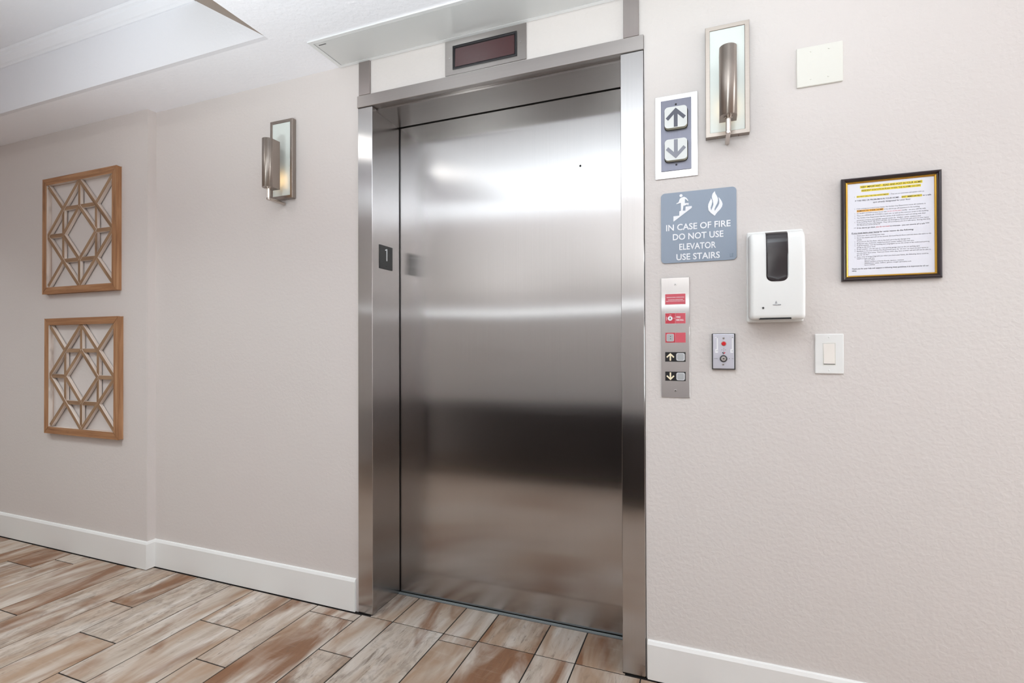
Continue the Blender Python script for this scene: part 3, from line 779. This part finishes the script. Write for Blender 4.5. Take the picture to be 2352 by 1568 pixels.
LN = [  # x0, x1, baseline, cap height, text, ink, boldness
 (.4345, .5845, 1.6125, .0050, 'VERY IMPORTANT - READ AND POST IN YOUR HOME!', 'ink_bold', .02), (.4375, .5810, 1.6020, .0044, 'RESIDENT EVACUTION PLAN WHEN THE ALARMS GO OFF!', 'ink_bold', .01),
 (.4185, .4200, 1.5852, .0036, '1.', 'ink', 0), (.4250, .5040, 1.5852, .0036, 'DO NOT CALL THE FIRE DEPARTMENT', 'ink', .01), (.5065, .5900, 1.5852, .0034, '- They are on automatic call system with us.', 'ink', 0),
 (.4200, .5325, 1.5730, .0042, 'IF THE FIRE OR PROBLEM IS IN YOUR HOME -', 'ink', .012), (.5365, .5838, 1.5730, .0044, 'EXIT IMMEDIATELY', 'ink_bold', .02), (.5860, .6060, 1.5730, .0040, 'to a safe', 'ink_bold', .015),
 (.4655, .5575, 1.5650, .0040, 'spot already designated for your floor', 'ink', .012),
 (.4185, .4200, 1.5492, .0034, '2.', 'ink', 0), (.4244, .5930, 1.5492, .0034, 'If the emergency is not in your home, the Golden City Department wants all residents to', 'ink', 0),
 (.4255, .4905, 1.5420, .0044, 'REMAIN IN THEIR HOME', 'ink', .012), (.4930, .5785, 1.5420, .0034, 'if the alarms go off anywhere in the building', 'ink', 0),
 (.4185, .4200, 1.5350, .0034, '3.', 'ink', 0), (.4244, .4990, 1.5350, .0034, 'An ALERT SYSTEM in your home says', 'ink', 0), (.5005, .5350, 1.5350, .0034, 'do not use the stairs', 'ink_red', 0), (.5365, .5930, 1.5350, .0034, 'notify - so you will be safe', 'ink', 0),
 (.4185, .4200, 1.5282, .0034, '4.', 'ink', 0), (.4244, .5990, 1.5282, .0034, 'There is a SPRINKLER SYSTEM in each unit, as well as the common areas in the building', 'ink', 0),
 (.4185, .4200, 1.5214, .0034, '5.', 'ink', 0), (.4244, .5930, 1.5214, .0034, 'The Golden City Department has the names of all residents in each unit along with their', 'ink', 0),
 (.4244, .5820, 1.5146, .0034, 'personal contacts and specific special needs (ie. Walker, canes, inhalers etc).', 'ink', 0),
 (.4185, .4200, 1.5090, .0034, '6.', 'ink', 0), (.4244, .6000, 1.5090, .0034, 'If the building MUST BE EVACUATED, the Emergency Personnel will come to your home', 'ink', 0),
 (.4244, .6040, 1.5035, .0034, 'and get you out in a safe manner. They will accompany you to a safe space. During this time,', 'ink', 0),
 (.4244, .4830, 1.4995, .0030, 'the alarms are still be going off.', 'ink', 0),
 (.4165, .4225, 1.4912, .0034, '****', 'ink', 0), (.4250, .4710, 1.4912, .0036, 'If the alarms go silent,', 'ink_bold', .01), (.4725, .5055, 1.4912, .0036, 'you do not need', 'ink_red', .015), (.5070, .6010, 1.4912, .0036, 'to evacuate - you can assume all is safe ****', 'ink', .012),
 (.4110, .4800, 1.4762, .0042, 'If you must leave your home', 'ink_bold', .015), (.4815, .5640, 1.4762, .0042, 'for some reason do the following:', 'ink_bold', .012),
 (.4185, .4200, 1.4682, .0034, '1.', 'ink', .01), (.4240, .4940, 1.4682, .0034, 'Close your door and bring your keys.', 'ink', 0),
 (.4185, .4200, 1.4618, .0034, '2.', 'ink', .01), (.4240, .6055, 1.4618, .0034, 'Go to the closest stairwell on the second, third and fourth floors and exit down the stairs to the', 'ink', 0), (.4240, .4370, 1.4560, .0034, 'outside.', 'ink', 0),
 (.4185, .4200, 1.4504, .0034, '3.', 'ink', .01), (.4240, .5560, 1.4504, .0034, 'If you are on the first floor, exit to the back porch by the Garage area.', 'ink', 0),
 (.4185, .4200, 1.4446, .0034, '4.', 'ink', .01), (.4240, .5650, 1.4446, .0034, 'Bring your pet, medicines, medical products (canes, walkers etc) with you.', 'ink', 0),
 (.4185, .4200, 1.4390, .0034, '5.', 'ink', .01), (.4240, .6010, 1.4390, .0034, 'In good weather, exit the building and congregate across the street in the multi-level parking', 'ink', 0), (.4240, .4710, 1.4334, .0034, 'garage at the lower level.', 'ink', 0),
 (.4185, .4200, 1.4276, .0034, '6.', 'ink', .01), (.4240, .5790, 1.4276, .0034, 'In bad weather, you can exit to 1126 parking garage next to the car parking spot.', 'ink', 0),
 (.4185, .4200, 1.4218, .0034, '7.', 'ink', .01), (.4240, .5985, 1.4218, .0034, 'Residents in the area until the Fire Department gives the "all clear" to return to your home or', 'ink', 0),
 (.4240, .6040, 1.4160, .0034, 'you see them drive away. There are times when they have another call and will not be able to', 'ink', 0), (.4240, .4560, 1.4108, .0034, 'give the "all clear".', 'ink', 0),
 (.4185, .4200, 1.4046, .0034, '8.', 'ink', .01), (.4240, .5985, 1.4046, .0034, 'If you want to bring a bag with you when you leave your home, the following items could be', 'ink', 0), (.4240, .4690, 1.3994, .0034, 'helpful to have with you.', 'ink', 0),
 (.4435, .4690, 1.3946, .0032, 'Pet your keys,', 'ink', 0), (.4435, .5400, 1.3896, .0032, 'Phone numbers of family friends, doctors, contacts', 'ink', 0), (.4435, .5580, 1.3846, .0032, 'Medications, canes, walkers, glasses, oxygen (portable) tank', 'ink', 0), (.4435, .4690, 1.3798, .0032, 'Extra clothes', 'ink', 0),
 (.4110, .5990, 1.3692, .0038, 'Thank you for your help and support in following these guidelines; it is important for all our', 'ink_bold', .012), (.4110, .4230, 1.3632, .0038, 'safety.', 'ink_bold', .012)]
for xa, xb, zb, cap, body, ink, bd in LN: build('printed_line', text(body, px(xa), px(xb), pz(zb), cap, YP-.0003, bd, 0), ink, pp)
build('underline', box(px(.4110), px(.4800), YP-.0004, YP-.0002, pz(1.4750), pz(1.4755)), 'ink_bold', pp)

# ------------------------------------------------------------------ behind the camera: the bench blurred in the steel, then added unseen lights
bn = thing('low_bench', 'long dark low bench along the opposite wall, a dark blur in the steel door', 'bench', (-.75, YW+.285, 0))
build('bench_body', box(-1.65, 1.2, -.270, .265, .05, .60, .02, 2), 'bench', bn)
for sx in (-1.5, 1.05):
    for sy in (-.22, .22): build('leg', box(sx-.02, sx+.02, sy-.02, sy+.02, 0, .05), 'black', bn)
for x, pw, lab in ((-.10, 1.12, 'unseen uplight added behind the camera for bounced flash'), (-1.75, .66, 'unseen uplight added further left by the opposite wall')):
    fl_ = thing('added_uplight', lab, 'added lamp', (x, YW+.36, 0), 'added uplights')  # unseen uplights added in place of flash bounced off the ceiling
    bm = bmesh.new(); add_cyl(bm, (0, 0, 0), (0, 0, .025), .12, .11, 32); build('base', bm, 'nickel_bar', fl_)
    bm = bmesh.new(); add_cyl(bm, (0, 0, .025), (0, 0, 1.02), .012, n=16); build('pole', bm, 'nickel_bar', fl_)
    bm = bmesh.new(); add_cyl(bm, (0, 0, 1.02), (0, 0, 1.10), .08, .14, 40); build('bowl', bm, 'trim', fl_)
    ld = bpy.data.lights.new('uplight', 'SPOT'); ld.energy = L_UP*pw; ld.spot_size = math.radians(131); ld.spot_blend = 1.0; ld.shadow_soft_size = .10; ld.color = WHITE
    lo = bpy.data.objects.new('uplight', ld); C.objects.link(lo); lo.location = (x, YW+.40, 1.16); lo.rotation_euler = (math.pi - math.radians(13), 0, 0)
wl = thing('flash_streak_strip', 'unseen glowing strip added on the opposite wall for the flash streak in the steel', 'added light strip', (-.9, YW, 1.430))  # added glowing strip, stands in for the camera flash's streak in the steel
build('housing', box(-1.9, 1.9, .0005, .03, 0, .05, .003), 'trim', wl)
build('diffuser', box(-1.88, 1.88, .0295, .034, .016, .034), 'streak_glow', wl)
for x, y, z, w, lab in ((1.5, -1.25, H, .05, 'unseen light panel added right of the camera'), (-2.45, -1.30, ZT, .20, 'unseen light panel added at the elevator end of the ceiling tray'), (-4.4, -1.30, ZT, .22, 'unseen light panel added at the far end of the ceiling tray')):
    t = thing('added_fill_panel', lab, 'added light panel', (x, y, z), 'added light panels')  # unseen ceiling panels added to brighten the hall and walls
    bm = bmesh.new()
    for a_, b_, c_, d_ in ((-.22, .22, -.22, -.20), (-.22, .22, .20, .22), (-.22, -.20, -.20, .20), (.20, .22, -.20, .20)): add_box(bm, a_, b_, c_, d_, -.03, -.0005)
    build('light_frame', bm, 'trim', t)
    build('diffuser', box(-.20, .20, -.20, .20, -.025, -.005), 'fill_glow', t)
    area_light('fill_panel_source', (x, y, z-.035), (0, 0, 0), .38, .38, L_PANEL*w, WHITE, 175 if x > 0 else 115)

# unseen window added at the right-hand end to brighten walls and wall step
wn = bpy.data.objects.new('added_window_1', None); C.objects.link(wn); wn.location = (3.30, -.75, .55); structure(wn, 'unseen tall window added at the right end of the hall')
bm = bmesh.new()
for ya, yb, za, zb in ((-.60, -.54, 0, 1.6), (.54, .60, 0, 1.6), (-.54, .54, 0, .06), (-.54, .54, 1.54, 1.6), (-.02, .02, .06, 1.54)): add_box(bm, -.05, -.001, ya, yb, za, zb)
build('window_frame', bm, 'trim', wn)
build('pane', box(-.012, -.001, -.54, .54, .06, 1.54), 'daylight', wn)
area_light('added_window_light', (3.24, -.75, 1.35), (0, math.pi/2, 0), 1.45, 1.0, L_WIN, (.92, .98, 1.0))
